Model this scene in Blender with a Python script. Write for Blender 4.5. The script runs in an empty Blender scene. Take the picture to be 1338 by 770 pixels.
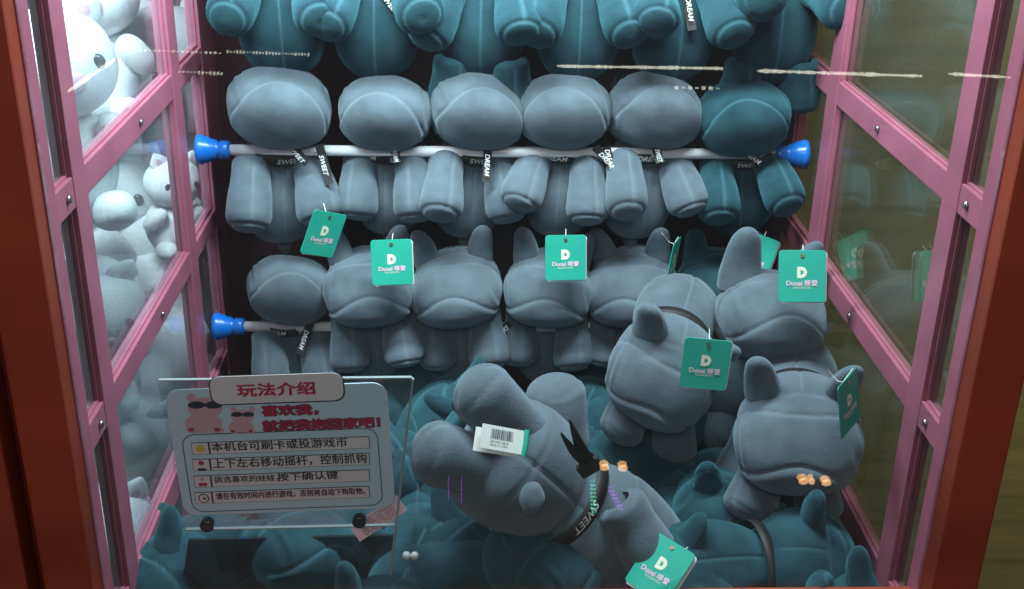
import bpy, bmesh, math, random
import numpy as np
from mathutils import Vector, Matrix, Euler
random.seed(7); rng = np.random.default_rng(7)
R = math.radians
S = bpy.context.scene
COL = S.collection

# ------------------------------------------------------------------ camera
CAMZ = 1.75
F, PITCH, YAW, ROLL = 1522.5, 0.4193, -0.0452, 0.0214      # focal length in photo pixels (1338 wide), radians
cam = bpy.data.cameras.new('camera'); co = bpy.data.objects.new('camera', cam); COL.objects.link(co)
cam.sensor_width = 36.0; cam.lens = F / 1338 * 36.0; cam.clip_end = 100; cam.clip_start = .02
_fw = Vector((-math.sin(YAW) * math.cos(PITCH), math.cos(YAW) * math.cos(PITCH), -math.sin(PITCH)))
_up = Vector((-math.sin(YAW) * math.sin(PITCH), math.cos(YAW) * math.sin(PITCH), math.cos(PITCH)))
_rt = Vector((math.cos(YAW), math.sin(YAW), 0))
_c, _s = math.cos(ROLL), math.sin(ROLL)
_r2 = _rt * _c + _up * _s            # image x axis after the roll
_u2 = -_rt * _s + _up * _c
M3 = Matrix((_r2, _u2, -_fw)).transposed()
co.matrix_world = Matrix.Translation((0, 0, CAMZ)) @ M3.to_4x4()
S.camera = co

# ------------------------------------------------------------------ world, lamps, exposure
w = bpy.data.worlds.new('World'); S.world = w; w.use_nodes = True
bg = w.node_tree.nodes['Background']; bg.inputs[0].default_value = (.80, .88, 1.0, 1); bg.inputs[1].default_value = .035

def area_lamp(name, loc, target, sx, sy, power, color, spread=180):
    l = bpy.data.lights.new(name, 'AREA'); l.shape = 'RECTANGLE'; l.size = sx; l.size_y = sy; l.energy = power; l.color = color; l.spread = R(spread)
    o = bpy.data.objects.new(name, l); COL.objects.link(o); o.location = loc
    o.rotation_euler = (Vector(target) - Vector(loc)).to_track_quat('-Z', 'Y').to_euler(); return o
area_lamp('cabinet_led_lamp', (.05, 1.09, CAMZ + .17), (.05, 1.36, CAMZ - .55), .66, .10, 16.5, (.76, .93, 1.0))
area_lamp('neighbour_led_lamp', (-.50, 1.05, CAMZ + .22), (-.56, 1.72, CAMZ - .62), .28, .20, 9.5, (.78, .93, 1.0), 100)
area_lamp('wall_fill_lamp', (1.5, .9, CAMZ + 1.0), (1.55, 2.15, CAMZ - .7), 1.2, .5, 20.0, (1.0, .97, .80), 75)  # added unseen lamp, there to lift the brightness of the brown wall
area_lamp('hall_ceiling_lamp', (-.3, -1.8, CAMZ + 1.5), (.1, 1.2, CAMZ - .6), 1.6, .8, 26.0, (1.0, .97, .93))

S.view_settings.view_transform = 'Standard'; S.view_settings.look = 'None'
S.view_settings.exposure = 0; S.view_settings.gamma = 1
S.cycles.max_bounces = 10; S.cycles.transparent_max_bounces = 24; S.cycles.transmission_bounces = 6
S.cycles.caustics_reflective = False; S.cycles.caustics_refractive = False
S.cycles.sample_clamp_indirect = 6

# ------------------------------------------------------------------ pixel helpers (photo pixels -> points on real planes)
def ray(px, py):
    return _fw + _r2 * ((px - 669) / F) - _u2 * ((py - 385) / F)
def atY(px, py, Y):
    d = ray(px, py); return Vector((0, 0, CAMZ)) + d * (Y / d.y)
def atX(px, py, X):
    d = ray(px, py); return Vector((0, 0, CAMZ)) + d * (X / d.x)
def atZ(px, py, Z):
    d = ray(px, py); return Vector((0, 0, CAMZ)) + d * ((Z - CAMZ) / d.z)

# ------------------------------------------------------------------ materials
MATS = {}
def mat(name, color, rough=.5, metal=0, spec=.5, sheen=0, sheen_tint=None, noise=None, bump=None, emis=None):
    m = bpy.data.materials.new(name); m.use_nodes = True; nt = m.node_tree; n = nt.nodes; L = nt.links
    b = n['Principled BSDF']
    b.inputs['Base Color'].default_value = (*color, 1); b.inputs['Roughness'].default_value = rough
    b.inputs['Metallic'].default_value = metal; b.inputs['Specular IOR Level'].default_value = spec
    if sheen:
        b.inputs['Sheen Weight'].default_value = sheen; b.inputs['Sheen Roughness'].default_value = .45
        b.inputs['Sheen Tint'].default_value = (*(sheen_tint or (1, 1, 1)), 1)
    tc = n.new('ShaderNodeTexCoord')
    if noise:                                   # (scale, amount, detail): brightness wear or nap
        nz = n.new('ShaderNodeTexNoise'); nz.inputs['Scale'].default_value = noise[0]; nz.inputs['Detail'].default_value = noise[2]
        L.new(tc.outputs['Object'], nz.inputs['Vector'])
        mr = n.new('ShaderNodeMapRange'); mr.inputs['From Min'].default_value = .3; mr.inputs['From Max'].default_value = .7
        mr.inputs['To Min'].default_value = 1 - noise[1]; mr.inputs['To Max'].default_value = 1 + noise[1]
        L.new(nz.outputs['Fac'], mr.inputs['Value'])
        hs = n.new('ShaderNodeHueSaturation'); hs.inputs['Color'].default_value = (*color, 1)
        L.new(mr.outputs['Result'], hs.inputs['Value']); L.new(hs.outputs['Color'], b.inputs['Base Color'])
    if bump:                                    # list of (scale, strength, distance)
        prev = None
        for sc, st, di in bump:
            nz = n.new('ShaderNodeTexNoise'); nz.inputs['Scale'].default_value = sc; nz.inputs['Detail'].default_value = 3
            L.new(tc.outputs['Object'], nz.inputs['Vector'])
            bp = n.new('ShaderNodeBump'); bp.inputs['Strength'].default_value = st; bp.inputs['Distance'].default_value = di
            L.new(nz.outputs['Fac'], bp.inputs['Height'])
            if prev: L.new(prev.outputs['Normal'], bp.inputs['Normal'])
            prev = bp
        L.new(prev.outputs['Normal'], b.inputs['Normal'])
    if emis:
        b.inputs['Emission Color'].default_value = (*emis[0], 1); b.inputs['Emission Strength'].default_value = emis[1]
    MATS[name] = m; return m

def glass_mat(name, tint, ior=1.5, haze=0, haze_col=(.8, .85, .9), rough=0):
    m = bpy.data.materials.new(name); m.use_nodes = True; nt = m.node_tree; n = nt.nodes; L = nt.links
    n.remove(n['Principled BSDF'])
    tr = n.new('ShaderNodeBsdfTransparent'); tr.inputs[0].default_value = (*tint, 1)
    gl = n.new('ShaderNodeBsdfGlossy'); gl.inputs['Roughness'].default_value = rough; gl.inputs[0].default_value = (1, 1, 1, 1)
    fr = n.new('ShaderNodeFresnel')
    ge = n.new('ShaderNodeNewGeometry'); mi = n.new('ShaderNodeMix')      # the inner face of a thin pane reflects like its outer face
    mi.inputs[2].default_value = ior; mi.inputs[3].default_value = 1 / ior
    L.new(ge.outputs['Backfacing'], mi.inputs[0]); L.new(mi.outputs[0], fr.inputs[0])
    mx = n.new('ShaderNodeMixShader'); L.new(fr.outputs[0], mx.inputs[0]); L.new(gl.outputs[0], mx.inputs[2])
    if haze:
        df = n.new('ShaderNodeBsdfDiffuse'); df.inputs[0].default_value = (*haze_col, 1)
        m2 = n.new('ShaderNodeMixShader')
        nz = n.new('ShaderNodeTexNoise'); nz.inputs['Scale'].default_value = 6; nz.inputs['Detail'].default_value = 6
        tc = n.new('ShaderNodeTexCoord'); L.new(tc.outputs['Object'], nz.inputs['Vector'])
        mr = n.new('ShaderNodeMapRange'); mr.inputs['From Min'].default_value = .3; mr.inputs['From Max'].default_value = .75
        mr.inputs['To Min'].default_value = haze * .5; mr.inputs['To Max'].default_value = haze * 1.6
        L.new(nz.outputs['Fac'], mr.inputs['Value']); L.new(mr.outputs['Result'], m2.inputs[0])
        L.new(tr.outputs[0], m2.inputs[1]); L.new(df.outputs[0], m2.inputs[2]); L.new(m2.outputs[0], mx.inputs[1])
    else:
        L.new(tr.outputs[0], mx.inputs[1])
    L.new(mx.outputs[0], n['Material Output'].inputs[0]); MATS[name] = m; return m

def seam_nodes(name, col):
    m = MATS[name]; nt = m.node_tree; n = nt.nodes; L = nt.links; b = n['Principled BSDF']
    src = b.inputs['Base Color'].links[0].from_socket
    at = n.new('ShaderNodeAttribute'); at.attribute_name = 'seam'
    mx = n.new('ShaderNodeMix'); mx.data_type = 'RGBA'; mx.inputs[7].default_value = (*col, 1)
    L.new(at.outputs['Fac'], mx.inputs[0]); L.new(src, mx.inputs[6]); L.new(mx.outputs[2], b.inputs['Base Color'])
FUR = [(42, .22, .006), (260, .25, .0015), (1100, .6, .0014)]
mat('grey_plush', (.108, .142, .170), .95, spec=.1, sheen=.45, sheen_tint=(.70, .90, 1), noise=(30, .20, 8), bump=FUR)
mat('teal_plush', (.022, .064, .082), .95, spec=.1, sheen=.42, sheen_tint=(.25, .75, .9), noise=(30, .30, 8), bump=FUR)
seam_nodes('grey_plush', (.175, .225, .26)); seam_nodes('teal_plush', (.075, .18, .22))  # lighter stitching tone, also painting in the light velvet seams catch
mat('white_plush', (.80, .82, .84), .95, spec=.1, sheen=.3, noise=(20, .04, 3), bump=[(30, .3, .006)])
mat('pink_plush', (.72, .40, .50), .9, spec=.1, bump=[(700, .5, .002)])
mat('yellow_satin', (.75, .62, .12), .5)
mat('eye_black', (.012, .012, .016), .12)
mat('ribbon', (.016, .015, .014), .6, bump=[(400, .3, .001)])
mat('ribbon_print', (.75, .76, .74), .5)
mat('tag_green', (.018, .40, .29), .45, noise=(15, .06, 2))
mat('tag_white', (.78, .80, .76), .6)
mat('tag_pink', (.86, .62, .74), .5)
mat('tag_cream', (.82, .86, .66), .5)
mat('brass', (.72, .6, .35), .3, metal=1)
mat('thread', (.6, .62, .58), .8)
mat('pink_paint', (.38, .112, .168), .40, noise=(14, .16, 8), bump=[(60, .08, .001)])
mat('red_paint', (.37, .062, .028), .38, noise=(7, .28, 8), bump=[(120, .10, .0008)])
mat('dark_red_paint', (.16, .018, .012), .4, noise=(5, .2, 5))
mat('maroon_panel', (.055, .014, .018), .35, noise=(4, .2, 5))
mat('rod_white', (.78, .79, .80), .3, noise=(30, .05, 4))
mat('cup_blue', (.006, .16, .62), .28)
mat('screw_metal', (.55, .53, .5), .28, metal=1)
mat('screw_black', (.012, .012, .012), .3)
mat('floor_dark', (.03, .028, .03), .6)
mat('sign_blue', (.60, .80, .92), .5, noise=(12, .04, 3))
mat('sign_white', (.84, .78, .81), .5, noise=(12, .04, 3))
mat('sign_red', (.55, .02, .08), .5)
mat('sign_pink', (.70, .42, .46), .5)
mat('sign_navy', (.02, .03, .05), .5)
mat('sign_ink', (.03, .018, .022), .5)
mat('sign_plum', (.12, .015, .05), .5)
mat('sign_yellow', (.75, .58, .05), .5)
mat('edge_acrylic', (.34, .40, .41), .15, spec=.7)
mat('claw_red', (.25, .01, .02), .25)
glass_mat('hazy_side_glass', (.90, .95, .96), 1.52, haze=.060, haze_col=(.8, .9, .95))  # pale haze mixed unevenly into the left panes
glass_mat('front_glass', (.97, .985, .98), 1.5, haze=.018, haze_col=(.75, .88, .95))  # milky haze mixed in for the surroundings the pane would reflect
glass_mat('side_glass', (.93, .95, .89), 1.52, haze=.016)
glass_mat('acrylic', (.93, .96, .96), 1.49, haze=.035)
glass_mat('shade_acrylic', (.30, .34, .35), 1.49, haze=.03)

def wood_wall():
    m = bpy.data.materials.new('brown_wall'); m.use_nodes = True; nt = m.node_tree; n = nt.nodes; L = nt.links
    b = n['Principled BSDF']; tc = n.new('ShaderNodeTexCoord'); mp = n.new('ShaderNodeMapping')
    mp.inputs['Scale'].default_value = (1.2, 1, 22); L.new(tc.outputs['Object'], mp.inputs['Vector'])
    nz = n.new('ShaderNodeTexNoise'); nz.inputs['Scale'].default_value = 2.2; nz.inputs['Detail'].default_value = 8; nz.inputs['Distortion'].default_value = .4
    L.new(mp.outputs[0], nz.inputs['Vector'])
    r = n.new('ShaderNodeValToRGB'); r.color_ramp.elements[0].position = .3; r.color_ramp.elements[0].color = (.075, .066, .022, 1)
    r.color_ramp.elements[1].position = .75; r.color_ramp.elements[1].color = (.125, .108, .040, 1)
    L.new(nz.outputs['Fac'], r.inputs[0]); L.new(r.outputs[0], b.inputs['Base Color']); b.inputs['Roughness'].default_value = .45
    MATS['brown_wall'] = m
wood_wall()

# ------------------------------------------------------------------ mesh helpers
def mesh_np(name, v, f, smooth=True):
    me = bpy.data.meshes.new(name); me.from_pydata([tuple(p) for p in v], [], [tuple(q) for q in f]); me.update()
    if smooth: me.polygons.foreach_set('use_smooth', [True] * len(me.polygons))
    return me
def with_seam(me, m):
    a = me.attributes.new('seam', 'FLOAT', 'POINT'); a.data.foreach_set('value', np.clip(m, 0, 1).astype(np.float32)); return me
def obj(name, me, material=None, parent=None, matrix=None):
    o = bpy.data.objects.new(name, me); COL.objects.link(o)
    if material and me is not None and not me.materials: me.materials.append(MATS[material])
    if parent is not None:
        o.parent = parent
        if matrix is not None: o.matrix_basis = WORLD[parent.name].inverted() @ matrix
    elif matrix is not None: o.matrix_basis = matrix
    WORLD[o.name] = matrix if matrix is not None else (WORLD[parent.name] if parent is not None else Matrix())
    return o
WORLD = {}
def tag(o, label, cat, group=None):
    o['label'] = label; o['category'] = cat
    if group: o['group'] = group
    return o
def thing(name, label, cat, loc, group=None):
    return tag(obj(name, None, matrix=Matrix.Translation(loc)), label, cat, group)
def struct(o): o['kind'] = 'structure'; return o
def box_me(name, lo, hi, bevel=0, seg=2):
    bm = bmesh.new(); bmesh.ops.create_cube(bm, size=1)
    lo, hi = Vector(lo), Vector(hi)
    for v in bm.verts: v.co = Vector(((v.co[i] + .5) * (hi[i] - lo[i]) + lo[i] for i in range(3)))
    if bevel: bmesh.ops.bevel(bm, geom=bm.edges[:], offset=bevel, segments=seg, affect='EDGES', profile=.6)
    me = bpy.data.meshes.new(name); bm.to_mesh(me); bm.free(); return me
def box(name, lo, hi, material, parent=None, bevel=.0015):
    """box given in world coordinates, origin at its centre"""
    c = (Vector(lo) + Vector(hi)) / 2
    return obj(name, box_me(name, Vector(lo) - c, Vector(hi) - c, bevel), material, parent, Matrix.Translation(c))
def prism_me(name, pts, depth, bevel=0):
    """outline in XZ extruded along +Y by depth"""
    bm = bmesh.new(); vs = [bm.verts.new((x, 0, z)) for x, z in pts]; f = bm.faces.new(vs)
    r = bmesh.ops.extrude_face_region(bm, geom=[f])
    for v in r['geom']:
        if isinstance(v, bmesh.types.BMVert): v.co.y += depth
    bmesh.ops.recalc_face_normals(bm, faces=bm.faces[:])
    if bevel:
        es = [e for e in bm.edges if len(e.link_faces) == 2 and e.calc_face_angle() > 1.2]
        bmesh.ops.bevel(bm, geom=es, offset=bevel, segments=1, affect='EDGES')
    me = bpy.data.meshes.new(name); bm.to_mesh(me); bm.free(); return me
def rrect(x0, x1, z0, z1, r, n=6):
    p = []
    for cx, cz, a0 in ((x1 - r, z1 - r, 0), (x0 + r, z1 - r, 90), (x0 + r, z0 + r, 180), (x1 - r, z0 + r, 270)):
        for i in range(n + 1):
            a = R(a0 + 90 * i / n); p.append((cx + r * math.cos(a), cz + r * math.sin(a)))
    return p
def lathe(name, prof, seg=24, cap=True):
    """prof: list of (r, h) about the Z axis"""
    v, f = [], []
    for r, h in prof:
        for k in range(seg):
            a = 2 * math.pi * k / seg; v.append((r * math.cos(a), r * math.sin(a), h))
    m = len(prof)
    for i in range(m - 1):
        for k in range(seg):
            a, b = i * seg + k, i * seg + (k + 1) % seg; f.append((a, b, b + seg, a + seg))
    if cap: f.append(tuple(range(seg))[::-1]); f.append(tuple((m - 1) * seg + k for k in range(seg)))
    return mesh_np(name, v, f)
def align(loc, zdir, xhint=(1, 0, 0)):
    z = Vector(zdir).normalized(); x = Vector(xhint); x = (x - z * x.dot(z)).normalized(); y = z.cross(x)
    m = Matrix((x, y, z)).transposed().to_4x4(); m.translation = loc; return m
def tube_me(name, pts, r, seg=6):
    v, f = [], []
    pts = [Vector(p) for p in pts]
    for i, p in enumerate(pts):
        t = (pts[min(i + 1, len(pts) - 1)] - pts[max(i - 1, 0)]).normalized()
        a = t.orthogonal().normalized(); b = t.cross(a)
        for k in range(seg):
            g = 2 * math.pi * k / seg; v.append(p + a * (r * math.cos(g)) + b * (r * math.sin(g)))
    for i in range(len(pts) - 1):
        for k in range(seg):
            A, B = i * seg + k, i * seg + (k + 1) % seg; f.append((A, B, B + seg, A + seg))
    return mesh_np(name, v, f)

# lettering -> arrays
_txt = {}
def text_arrays(body, size=1.0, bold=0.0, shear=0.0, spacing=1.0):
    key = (body, bold, shear, spacing)
    if key not in _txt:
        c = bpy.data.curves.new('lettering', 'FONT'); c.body = body; c.size = 1; c.offset = bold; c.shear = shear
        c.space_character = spacing; c.align_x = 'CENTER'; c.align_y = 'CENTER'; c.resolution_u = 3
        o = bpy.data.objects.new('lettering', c); COL.objects.link(o)
        dg = bpy.context.evaluated_depsgraph_get(); me = bpy.data.meshes.new_from_object(o.evaluated_get(dg))
        v = np.array([tuple(p.co) for p in me.vertices]); f = [tuple(p.vertices) for p in me.polygons]
        bpy.data.meshes.remove(me); bpy.data.objects.remove(o); bpy.data.curves.remove(c)
        v[:, 0] -= (v[:, 0].max() + v[:, 0].min()) / 2; v[:, 1] -= (v[:, 1].max() + v[:, 1].min()) / 2
        _txt[key] = (v, f)
    v, f = _txt[key]; return v * size, f
def fit_text(body, width=None, height=None, thick=0, **k):
    v, f = text_arrays(body, 1.0, **k); v = v.copy()
    if thick:                                   # heavier strokes: shifted copies, each a hair above the other
        n = len(v); vs, fs = [], []
        for i, (dx, dy) in enumerate(((0, 0), (1, 0), (-1, 0), (0, 1), (0, -1), (.7, .7), (-.7, -.7), (.7, -.7), (-.7, .7))):
            q = v.copy(); q[:, 0] += dx * thick; q[:, 1] += dy * thick; q[:, 2] += i * 1.5e-5; vs.append(q); fs += [tuple(j + i * n for j in p) for p in f]
        v, f = np.vstack(vs), fs
    sx = width / (v[:, 0].max() - v[:, 0].min()) if width else None
    sy = height / (v[:, 1].max() - v[:, 1].min()) if height else None
    v[:, 0] *= sx or sy; v[:, 1] *= sy or sx
    return v, f

# ------------------------------------------------------------------ plush meshes
def quadsphere(n):
    idx, V, Fc = {}, [], []
    for ax in range(3):
        for sg in (-1, 1):
            g = []
            for i in range(n + 1):
                row = []
                for j in range(n + 1):
                    a, b = math.tan((i / n - .5) * math.pi / 2), math.tan((j / n - .5) * math.pi / 2)
                    p = [0, 0, 0]; p[ax] = sg; p[(ax + 1) % 3] = a; p[(ax + 2) % 3] = b
                    l = math.sqrt(1 + a * a + b * b); p = [q / l for q in p]
                    k = tuple(round(q, 5) for q in p)
                    if k not in idx: idx[k] = len(V); V.append(p)
                    row.append(idx[k])
                g.append(row)
            for i in range(n):
                for j in range(n):
                    q = (g[i][j], g[i + 1][j], g[i + 1][j + 1], g[i][j + 1]); Fc.append(q if sg > 0 else q[::-1])
    return np.array(V), Fc
def lump(v, seed, k, amp):
    """soft stuffing irregularity: sum of a few sine waves over position"""
    r = np.random.default_rng(seed); d = np.zeros(len(v))
    for _ in range(7):
        w_ = r.normal(size=3) * k; d += np.sin(v @ w_ + r.uniform(0, 6.28))
    return d / 7 * amp
def superell(v, p):
    m = (np.abs(v) ** p).sum(1) ** (1 / p); return v / m[:, None]
def sstep(x, a, b):
    t = np.clip((x - a) / (b - a), 0, 1); return t * t * (3 - 2 * t)
def normals(v, f):
    v = np.asarray(v); n = np.zeros_like(v)
    for q in np.array(f).T.reshape(4, -1).T[None][0:0]: pass
    fa = np.array(f); a, b, c, d = (v[fa[:, i]] for i in range(4)); fn = np.cross(c - a, d - b)
    for i in range(4): np.add.at(n, fa[:, i], fn)
    return n / (np.linalg.norm(n, axis=1)[:, None] + 1e-12)
QS, QF = quadsphere(36)
def head_mesh(seed):
    u = superell(QS, 2.22); x, y, z = u.T
    fwd = np.clip(-y, 0, 1)
    X = x * (1 + .10 * fwd - .05 * sstep(z, .2, 1)); Y = y * (1 - .24 * sstep(-z, 0, .9) * (y < 0)); Z = z * (1 - .10 * sstep(-y, .1, .9) * (z > 0)) - .10 * fwd * (z < 0) * np.abs(z)
    P = np.c_[X * .061, Y * .066, Z * .050]
    P += QS * lump(QS, seed, 2.6, .0035)[:, None]
    n = normals(P, QF); d = np.zeros(len(P))
    arch = z - (.52 - 1.20 * x * x); front = sstep(-y, .22, .42)
    d += .0030 * front * sstep(-arch, -.02, .12)                  # the muzzle pad stands proud
    d -= .0020 * front * np.exp(-((arch - .02) / .036) ** 2)        # seam round the pad
    ring = y + .22 - .30 * x * x
    d += .0014 * sstep(-ring, -.02, .10) * sstep(z, -.25, .1) * (1 - sstep(-ring, .25, .6))
    d -= .0026 * np.exp(-(ring / .030) ** 2) * sstep(z, -.30, .05)  # seam over the brow
    br = y - .20 + .30 * x * x
    d -= .0022 * np.exp(-(br / .028) ** 2) * sstep(z, .2, .5) * sstep(.55 - np.abs(x), 0, .1)
    d -= .0014 * np.exp(-(x / .03) ** 2) * sstep(z, .3, .6) * sstep(y, .2, .35)
    d += .0010 * np.sin(40 * x + 9 * z) * np.exp(-((np.abs(x) - .85) / .1) ** 2)
    g = lambda q, w_: np.exp(-(q / w_) ** 2)
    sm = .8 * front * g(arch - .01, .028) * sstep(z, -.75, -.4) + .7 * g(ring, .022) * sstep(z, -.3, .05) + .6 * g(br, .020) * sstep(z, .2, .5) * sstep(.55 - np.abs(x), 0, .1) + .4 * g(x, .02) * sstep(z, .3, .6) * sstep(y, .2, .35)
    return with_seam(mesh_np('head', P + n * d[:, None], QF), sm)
def body_mesh(seed):
    u = superell(QS, 2.25); x, y, z = u.T
    P = np.c_[x * .051 * (1 + .14 * y), y * .080, z * .050 * (1 + .08 * y)]
    P += QS * lump(QS, seed + 50, 2.8, .004)[:, None]
    n = normals(P, QF); d = -.0020 * np.exp(-(x / .03) ** 2) * (np.abs(z) > .2) - .0012 * np.exp(-((y - .35) / .03) ** 2) * (z > 0)
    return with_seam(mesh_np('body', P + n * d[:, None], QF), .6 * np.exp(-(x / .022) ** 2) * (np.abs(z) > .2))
def limb_mesh(seed, L=.093, r0=.0220, r1=.0285, flat=1.0, name='leg', ex=2.45):
    nr, sg = 40, 40; v, f = [], []
    for i in range(nr + 1):
        t = i / nr
        if t < .62:
            q = t / .62; h = -L * .76 * q; r = r0 + (r1 - r0) * q ** .8 - .0014 * math.exp(-((q - .45) / .2) ** 2)
            if q < .12: r *= .55 + .45 * math.sqrt(max(0, 1 - (1 - q / .12) ** 2))
        else:
            q = (t - .62) / .38; g = q * math.pi / 2; e = 2 / ex
            h = -L * (.76 + .24 * math.sin(g) ** e); r = r1 * max(math.cos(g), 0) ** e + .0002
        for k in range(sg):
            a = 2 * math.pi * k / sg; v.append((r * math.cos(a), r * math.sin(a) * flat, h))
    for i in range(nr):
        for k in range(sg):
            a, b = i * sg + k, i * sg + (k + 1) % sg; f.append((a, a + sg, b + sg, b))
    v = np.array(v); an = np.arctan2(v[:, 1], v[:, 0]); hh = -v[:, 2] / L
    n = normals(v, f); d = lump(v / .03, seed + 90, 1.4, .0028)
    for a0 in (-math.pi / 2 + .15, math.pi / 2):
        da = np.abs((an - a0 + math.pi) % (2 * math.pi) - math.pi); d -= .0016 * np.exp(-(da / .10) ** 2) * (hh > .08) * (hh < .96)
    if ex > 2.4:
        d -= .0022 * np.exp(-((hh - .93) / .016) ** 2)
        d += .0006 * np.sin(an * 17) * np.exp(-((hh - .95) / .03) ** 2)
    else: d -= .0012 * np.exp(-((hh - .80 - .1 * np.cos(an)) / .02) ** 2) * (np.cos(an) > 0)
    d[-sg:] = 0
    bend = .010 * hh ** 2; v = v + n * d[:, None]; v[:, 1] -= bend * ((seed % 3) - .6)
    f.append(tuple(nr * sg + k for k in range(sg))[::-1])
    da = np.abs((an + math.pi / 2 - .15 + math.pi) % (2 * math.pi) - math.pi)
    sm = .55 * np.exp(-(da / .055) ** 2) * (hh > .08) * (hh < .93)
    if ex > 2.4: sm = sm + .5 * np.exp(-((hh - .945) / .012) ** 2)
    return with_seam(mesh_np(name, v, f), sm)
def ear_mesh(seed, L=.062, r0=.025, r1=.0165):
    nr, sg = 30, 32; v, f = [], []
    for i in range(nr + 1):
        t = i / nr; h = L * math.sin(t * math.pi / 2) if t > 0 else -.012
        s = max(0, h / L); r = (r0 + (r1 - r0) * s ** .9) * (1 - s ** 5) ** .5 + .0004
        for k in range(sg):
            a = 2 * math.pi * k / sg; v.append((r * math.cos(a), r * math.sin(a) * .72 - .010 * s * s, h))
    for i in range(nr):
        for k in range(sg):
            a, b = i * sg + k, i * sg + (k + 1) % sg; f.append((a, b, b + sg, a + sg))
    v = np.array(v); an = np.arctan2(v[:, 1], v[:, 0]); n = normals(v, f)
    d = lump(v / .03, seed + 200, 1.5, .0022)
    da = np.minimum(np.abs(an), math.pi - np.abs(an)); d -= .0012 * np.exp(-(da / .12) ** 2)
    v = v + n * d[:, None]; f.append(tuple(nr * sg + k for k in range(sg)))
    return mesh_np('ear', v, f)
def tail_mesh():
    v = QS[:, :] * np.array([.010, .016, .012]); v[:, 2] -= .004 * (v[:, 1] / .016) ** 2; return mesh_np('tail', v + QS * lump(QS, 5, 3, .0015)[:, None], QF)
NV = 4
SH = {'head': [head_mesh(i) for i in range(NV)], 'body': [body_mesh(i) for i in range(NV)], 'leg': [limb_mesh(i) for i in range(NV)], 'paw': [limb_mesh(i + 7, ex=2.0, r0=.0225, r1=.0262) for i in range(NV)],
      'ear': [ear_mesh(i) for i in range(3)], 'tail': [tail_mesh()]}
SHM = {}
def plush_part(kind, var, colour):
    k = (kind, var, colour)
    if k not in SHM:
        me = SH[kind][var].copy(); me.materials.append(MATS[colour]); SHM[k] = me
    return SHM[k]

def ribbon_ring(rx, ry, wd=.013):
    v, f = [], []; sg = 56
    for k in range(sg):
        a = 2 * math.pi * k / sg; c, s = math.cos(a), math.sin(a); wv = .0012 * math.sin(3 * a + 1)
        for off, h in ((0, -wd / 2), (.0008, -wd / 2), (.0008, wd / 2), (0, wd / 2)):
            v.append(((rx + off) * c, (ry + off) * s, h + wv))
    for k in range(sg):
        a, b = 4 * k, 4 * ((k + 1) % sg)
        for i in range(4): f.append((a + i, b + i, b + (i + 1) % 4, a + (i + 1) % 4))
    return v, f
def ring_text(body, rx, ry, a0, h):
    v, f = fit_text(body, height=h, bold=.012, shear=.25, spacing=1.05); o = []
    r = (rx + ry) / 2
    for x, y, z in v:
        a = a0 + x / r; o.append(((rx + .0016) * math.cos(a), (ry + .0016) * math.sin(a), y + .0012 * math.sin(3 * a + 1)))
    return o, f
def strip_me(name, pts, wd, side, th=.0007, notch=False):
    """a thin ribbon strip along pts, width along the vector side"""
    v, f = [], []; pts = [Vector(p) for p in pts]; side = Vector(side).normalized()
    for i, p in enumerate(pts):
        t = (pts[min(i + 1, len(pts) - 1)] - pts[max(i - 1, 0)]).normalized(); n = t.cross(side).normalized(); w2 = wd / 2
        for a, b in ((-1, -1), (1, -1), (1, 1), (-1, 1)): v.append(p + side * (w2 * a) + n * (th / 2 * b))
    for i in range(len(pts) - 1):
        for k in range(4):
            A, B = 4 * i + k, 4 * i + (k + 1) % 4; f.append((A, B, B + 4, A + 4))
    m = 4 * (len(pts) - 1); f += [(3, 2, 1, 0), (m, m + 1, m + 2, m + 3)]
    return mesh_np(name, v, f, False)

# hang tag (shared meshes), local: face towards -Y, hole at the top, centre at origin
TW, TH = .0500, .0565
TAG = {}
TAG['card'] = prism_me('hang_tag', rrect(-TW / 2, TW / 2, -TH / 2, TH / 2, .004), .0009, .0002); TAG['card'].materials.append(MATS['tag_green'])
TAG['back'] = prism_me('tag_back_leaf', rrect(-TW / 2, TW / 2, -TH / 2, TH / 2, .004), .0006); TAG['back'].materials.append(MATS['tag_white'])
def flat(v, y): return [(a, y, b) for a, b, *_ in v]
def tag_meshes():
    v, f = fit_text('Duoai 哆爱', width=.033, thick=.03); TAG['name'] = mesh_np('brand_lettering', [(a, -.0004 - c, b - .0075) for a, b, c in v], f, False); TAG['name'].materials.append(MATS['tag_pink'])
    v, f = fit_text('DUOAITOYS', width=.018, bold=.0); TAG['sub'] = mesh_np('small_lettering', [(a, -.0004, b - .0125) for a, b, _ in v], f, False); TAG['sub'].materials.append(MATS['tag_cream'])
    # the D mark: a heavy D with a small ring inside
    v, f = fit_text('D', height=.0125, width=.0105, bold=.09); TAG['mark'] = mesh_np('logo', [(a, -.0004, b + .004) for a, b, _ in v], f, False); TAG['mark'].materials.append(MATS['tag_cream'])
    bm = bmesh.new(); bmesh.ops.create_cone(bm, cap_ends=True, segments=14, radius1=.0022, radius2=.0018, depth=.0008)
    for vv in bm.verts: vv.co = Vector((vv.co.x, vv.co.z - .0005, vv.co.y + TH / 2 - .006))
    TAG['eye'] = bpy.data.meshes.new('eyelet'); bm.to_mesh(TAG['eye']); bm.free(); TAG['eye'].materials.append(MATS['brass'])
tag_meshes()
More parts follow.
